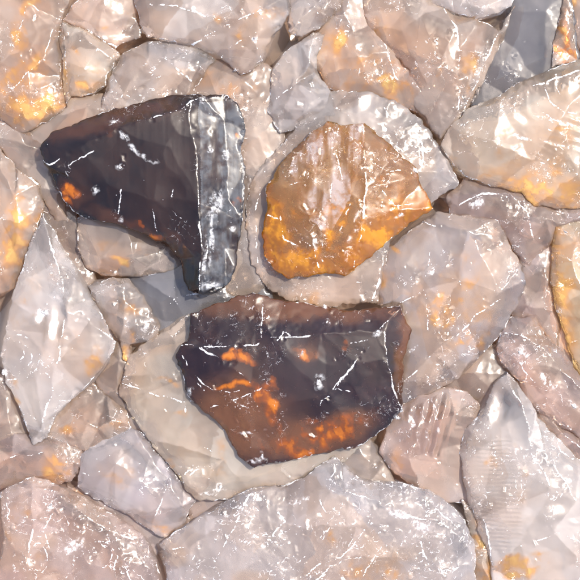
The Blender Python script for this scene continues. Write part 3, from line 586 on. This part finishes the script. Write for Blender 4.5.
S('tall pointed pale stone with fine horizontal ribs and a bright tip, lower right', [(508,371),(519,383),(530,400),(538,416),(556,436),(576,456),(605,474),(605,605),(494,605),(489,562),(476,522),(465,492),(460,456),(465,430),(480,415),(490,394),(498,378)], 47, PALE, crackle=.35, auto=4, crown=12, ribs=[([(466,440),(505,440),(512,470),(520,545),(492,548),(478,515),(465,485)], 1.5708, 4.2, .9)], ridges=[[(508,375,2),(520,405,9),(530,440,12),(548,490,14)],[(534,412,4),(545,450,11),(575,500,12)],[(462,470,2),(482,515,4),(494,570,3)]], chips=[(566,478,2,4,-40)], glare=[(494,410,8,15,20),(555,508,11,7,-20),(573,520,5,3,10)], blobs=[(515,566,18,8,1.0),(488,460,6,6,.5),(520,482,4,16,.35),(508,452,10,6,.3),(545,555,10,5,.4),(475,560,8,16,.4)], viol=True, veins=[[(548,418),(560,450),(590,470)],[(555,405),(570,440)],[(520,545),(560,530),(590,548)],[(575,580),(590,560)]])
S('biggest stone along the bottom edge, covered in a white crackled network', [(159,545),(177,530),(205,515),(234,496),(252,487),(286,485),(301,479),(320,464),(335,455),(344,465),(354,475),(376,482),(401,482),(426,490),(451,505),(466,522),(476,546),(478,605),(170,605),(165,572)], 45, ((.41,.375,.375),(.47,.43,.425)), crackle=1.0, auto=9, crown=12, rough=1.7, ridges=[[(252,490,5),(235,512,9),(205,535,10),(190,565,10)],[(340,460,3),(345,490,9),(378,500,11),(355,525,12),(345,555,12),(300,590,10)],[(378,500,11),(410,515,12),(440,520,10),(468,545,5)],[(165,548,4),(190,548,9)]], blobs=[(385,580,22,14,.5),(330,535,6,10,.5),(355,570,14,8,.35),(400,560,10,14,.3)], chips=[(400,512,14,6,10),(420,525,10,5,30),(300,500,12,3,-20)], veins=[[(250,490),(232,530),(215,560),(222,590)],[(335,470),(320,500),(330,525),(300,560)],[(380,545),(365,570),(350,600)],[(372,515),(352,545),(340,556),(318,563),(290,590)],[(410,500),(440,512),(462,530)],[(270,500),(285,520),(262,545)],[(420,540),(430,570)]])

pal_defaults = dict(glass=.42, rough=.13)
MATKEYS = ('crackle', 'glass', 'amber', 'spk', 'viol')
seed = 100
for name, label, cat, group, ol, z, pal, kw in STONES:
    seed += 7
    mk = {k: kw.pop(k) for k in list(kw) if k in MATKEYS}
    mk.pop('spk', None); mk.pop('viol', None)
    mat = stone_material('stone_' + str(seed), pal[0], pal[1], seed, glass=mk.get('glass', .80), crackle=(lambda c: c * 1.12 if c >= .9 else c * .72)(mk.get('crackle', .3)), amber=mk.get('amber', AMBER), tint=TINTS.get(pal, TINTS[GREY]), tea_f={PALE: .3, LILAC: .35, SLATE: .1}.get(pal, .75), facet=.2 if pal == SLATE else .6)
    z = 30 + (z - 14) * .48
    A_ = np.array(ol, float); ar = abs(.5 * np.sum(A_[:, 0] * np.roll(A_[:, 1], -1) - np.roll(A_[:, 0], -1) * A_[:, 1]))
    st = build_stone(name, ol, z, z - 1, mat, seed, sparks=ar / 330 * (.12 + mk.get('crackle', .3)), **kw)
    st.o['label'] = label; st.o['category'] = cat; st.o['group'] = group

# ------------------------------------------------------------------ the three vivid stones
def hero(name, label, cat, ol, z, thick, mat, seed, chip_list, amber_list=(), **kw):
    root = bpy.data.objects.new(name, None); col.objects.link(root)
    st = build_stone('body', ol, z, thick, mat, seed, chip_parent=root, **kw)
    root.empty_display_size = .01
    root.location = st.o.location; st.o.location = (0, 0, 0); st.o.parent = root
    root['label'] = label; root['category'] = cat
    return st, root

DARK = stone_material('dark_brown_glass', (.010, .0055, .006), (.020, .011, .010), 11, glass=.45, rough=.09, crackle=.12, clear=0, spec=.3, fleck=.9, ior=1.36, kr=(.09, .62), frost_sheen_col=(.075, .078, .085), amber=(.24, .055, .007), white=(.60, .60, .61), coat=0, sss=.2, tea=(.032, .016, .012), tea_f=.7, rust=(.085, .032, .014), flame=(.62, .18, .012), tint=((.12, .075, .07), (.24, .10, .05)), zone=(.070, .027, .014), ztint=(.36, .16, .07), streak=.06, facet=.5)
H1 = [(38.6,144.5),(51,133),(78,122.5),(109,109),(144,101),(177,94),(198,92.8),(227,95.7),(237,101),(243.4,115.5),(245.5,132),(241,148.6),(245.5,167),(244.7,194),(242,223),(238.5,248),(237,270.7),(227,285),(204,294.7),(187.6,291),(182,279),(179,260),(165,244),(142,235.5),(119,224),(86,219),(72,213),(59,194),(49,171),(40,155)]
hero('dark_stone', 'blackish brown glassy stone with a silvery grey right facet and tail pointing down', 'stone', H1, 55, 20, DARK, 11, (),
     ridges=[[(42,160,1),(51,165,7),(82,148.6,12),(119,130,14),(148,119.6,14),(185.5,109,13),(194,103,12),(202,98,4)],
             [(192,106,13),(193,130,15),(198,153,16),(201,202,17),(202,256,15),(201,290,10)]],
     sparks=6, veins=[[(144,180),(152,205),(158,235)],[(118,215),(123,190)],[(163,200),(185,196)],[(96,150),(70,166)],[(175,190),(168,210)],[(222,215),(208,240),(206,262)],[(230,210),(212,222)]],
     pts=[(110,185,9),(150,200,12),(170,150,15.5),(80,185,6),(165,232,7),(224,120,0),(226,150,0),(228,200,0),(224,250,2)], auto=0, rough=.15, scoops=.3, undercut=.25, facet_frost=.15, frosts=[([(199,104),(240,100),(250,140),(252,200),(246,300),(200,300),(203,260),(203,180)], 1.25)],  # right facet's sky reflection painted as grey body colour
     blobs=[(74,190,6,5,1.2,30),(68,203,4,8,.8,-30),(150,234,16,3,.6,25),(243,106,2,3,1.2),(240,137,3,3,1.2),(238,200,3,4,.8),(108,135,3,3,.5)],
     zones=[(72,196,16,16,.8,0),(110,120,66,11,1.0,-17),(125,226,40,6,.8,22),(176,250,6,24,.7,-20)],
     chips=[(125,137,8,3,50),(135,150,3,8,-40),(150,160,11,3,20),(121,168,5,4,-30),(96,190,4,5,20),(115,123,8,3,-10),(122,219,3,4,0),(210,150,4,5,20),(226,155,4,6,10),(212,240,2,30,2),(205,262,2,28,4),(215,205,8,16,20),(212,285,8,5,0),(232,228,4,4,0),(203,100,4,4,0)])
H3 = [(190,313),(216,302.6),(253,292),(285.7,300),(323,306),(360,309.6),(400,305),(411.4,330.5),(404.4,358),(403,412),(388,428),(360,447),(320.6,454),(285.7,462),(253,469),(237,456),(225,430.6),(202,409.7),(188,398),(181,375),(174,358.5),(181,345.4),(189,337.5),(190,323.5)]
VIOLET = stone_material('violet_brown_glass', (.014, .0058, .0085), (.027, .012, .014), 23, glass=.45, rough=.09, crackle=.12, clear=0, spec=.3, fleck=.85, ior=1.36, kr=(.08, .65), amber=(.26, .062, .008), white=(.60, .60, .61), coat=0, sss=.3, tea=(.036, .018, .014), tea_f=.6, rust=(.13, .055, .025), flame=(.54, .165, .010), tint=((.13, .08, .085), (.26, .12, .06)), zone=(.125, .050, .022), ztint=(.56, .29, .14), facet=.5)
hero('dark_stone', 'wide dark violet-brown glassy stone with fiery orange lower half, lowest of the vivid three', 'stone', H3, 55, 20, VIOLET, 23, (),
     ridges=[[(183,344.5,3),(220.5,346,9),(255.4,344.5,11),(269.4,337.5,12),(323,334,13),(376.5,330.5,12),(388,319,8),(400,308,2)],
             [(384,331,12),(386,358.5,13),(393,389,9),(402,411,1)],
             [(199.6,346,7),(230,365,12),(253,382,12)], [(376.5,337.5,12),(355.5,363,14),(327.6,393,13)]],
     sparks=22, veins=[[(355,363),(335,388),(352,392)],[(330,395),(322,400),(321,405)],[(388,336),(380,350),(383,362)],[(181,350),(190,372),(215,392),(240,390)],[(202,409),(225,404),(262,388)],[(277,340),(284,331),(290,336)],[(198,382),(205,391)],[(262,338),(262,300)],[(300,352),(293,358)],[(225,398),(250,408)],[(345,345),(378,336)]],
     pts=[(300,400,12),(250,425,8),(350,425,7),(215,385,8),(290,360,14)], auto=0, rough=.45, scoops=.5, undercut=.25, facet_frost=.2,
     blobs=[(237,356,16,4,1.0,8),(238,384,14,2.5,1.1,-8),(268,402,5,20,1.1,-22),(272,385,6,8,.8),(310,352,8,7,1.0),(332,428,26,12,.72,-12),(290,447,28,9,.5,8),(345,350,3,5,.5)],
     zones=[(238,420,46,44,.95,0),(300,440,60,20,.9,0),(345,428,34,18,.8,-15),(290,306,110,13,1.0,2),(404,350,9,45,1.0,5),(310,352,12,10,.6,0)],
     chips=[(325,306,3,4,0),(327,322,3,4,20),(319,381,6,8,10),(302,352,3,5,0),(250,432,16,2,-8),(256,461,12,3,-15),(262,456,3,5,0),(398,418,5,4,-30),(190,390,4,5,0),(377,333,4,6,30)])
AMB = stone_material('amber_glass', (.25, .100, .014), (.32, .17, .065), 31, glass=.68, rough=.10, crackle=.6, clear=.1, fleck=.85, kr=(.06, .6), frost_sheen_col=(.42, .345, .32), amber=(.46, .165, .008), white=(.74, .72, .70), coat=.3, sss=.5, tea=(.20, .105, .050), tea_f=.6, rust=(.34, .13, .02), flame=(.82, .36, .012), tint=((.93, .68, .40), (.86, .50, .13)), zone=(.44, .15, .006), ztint=(.90, .46, .03))
H2 = [(327,121),(345,125),(365,122.5),(379,134),(399,151),(415.6,167),(421,181.5),(434.5,208.6),(406.5,226.7),(385,245),(366.7,261),(347,276),(327,274),(301.5,277.4),(289,280),(276,272),(263.5,254),(261.7,232),(267,208.6),(264.6,190.5),(278,167),(298,143.4),(312,131)]
hero('amber_stone', 'translucent amber orange stone sparkling with tiny fractures, clear violet top', 'stone', H2, 55, 18, AMB, 31, (),
     ridges=[[(362,126,3),(364,150,10),(366,190,13),(362,225,13),(354,268,2)],[(270,215,3),(284,222,8),(305,238,10),(315,250,8),(318,268,3)],[(338,128,3),(336,165,10),(330,200,12),(322,240,9)]],
     sparks=95, veins=[[(336,150),(339,168),(343,180)],[(290,186),(306,180),(311,170)],[(305,236),(318,240),(322,262)],[(366,160),(388,172),(402,170)],[(380,190),(395,206),(420,204)],[(280,215),(284,240),(298,246)],[(350,205),(340,230),(352,250)],[(330,200),(318,214)]],
     auto=6, crown=10, rough=.8, scoops=1.0, undercut=.25, facet_frost=.35, frosts=[([(318,122),(364,124),(362,165),(350,200),(330,235),(312,225),(300,190),(288,170)], .85)],
     blobs=[(272,235,10,34,1.0,-12),(300,262,34,14,.8,8),(335,225,9,26,.7,8),(400,205,26,14,.6),(375,235,24,14,.7),(345,255,20,14,.7),(390,180,16,12,.4),(300,215,16,12,.4)],
     zones=[(272,235,14,42,1.0,-10),(300,268,46,14,.95,6),(355,258,26,16,.8,-30),(400,212,34,12,.7,-20)],
     chips=[(348,248,3,16,12),(356,225,3,14,5),(315,243,3,10,-10),(400,215,8,3,-30),(415,170,4,8,-30)])
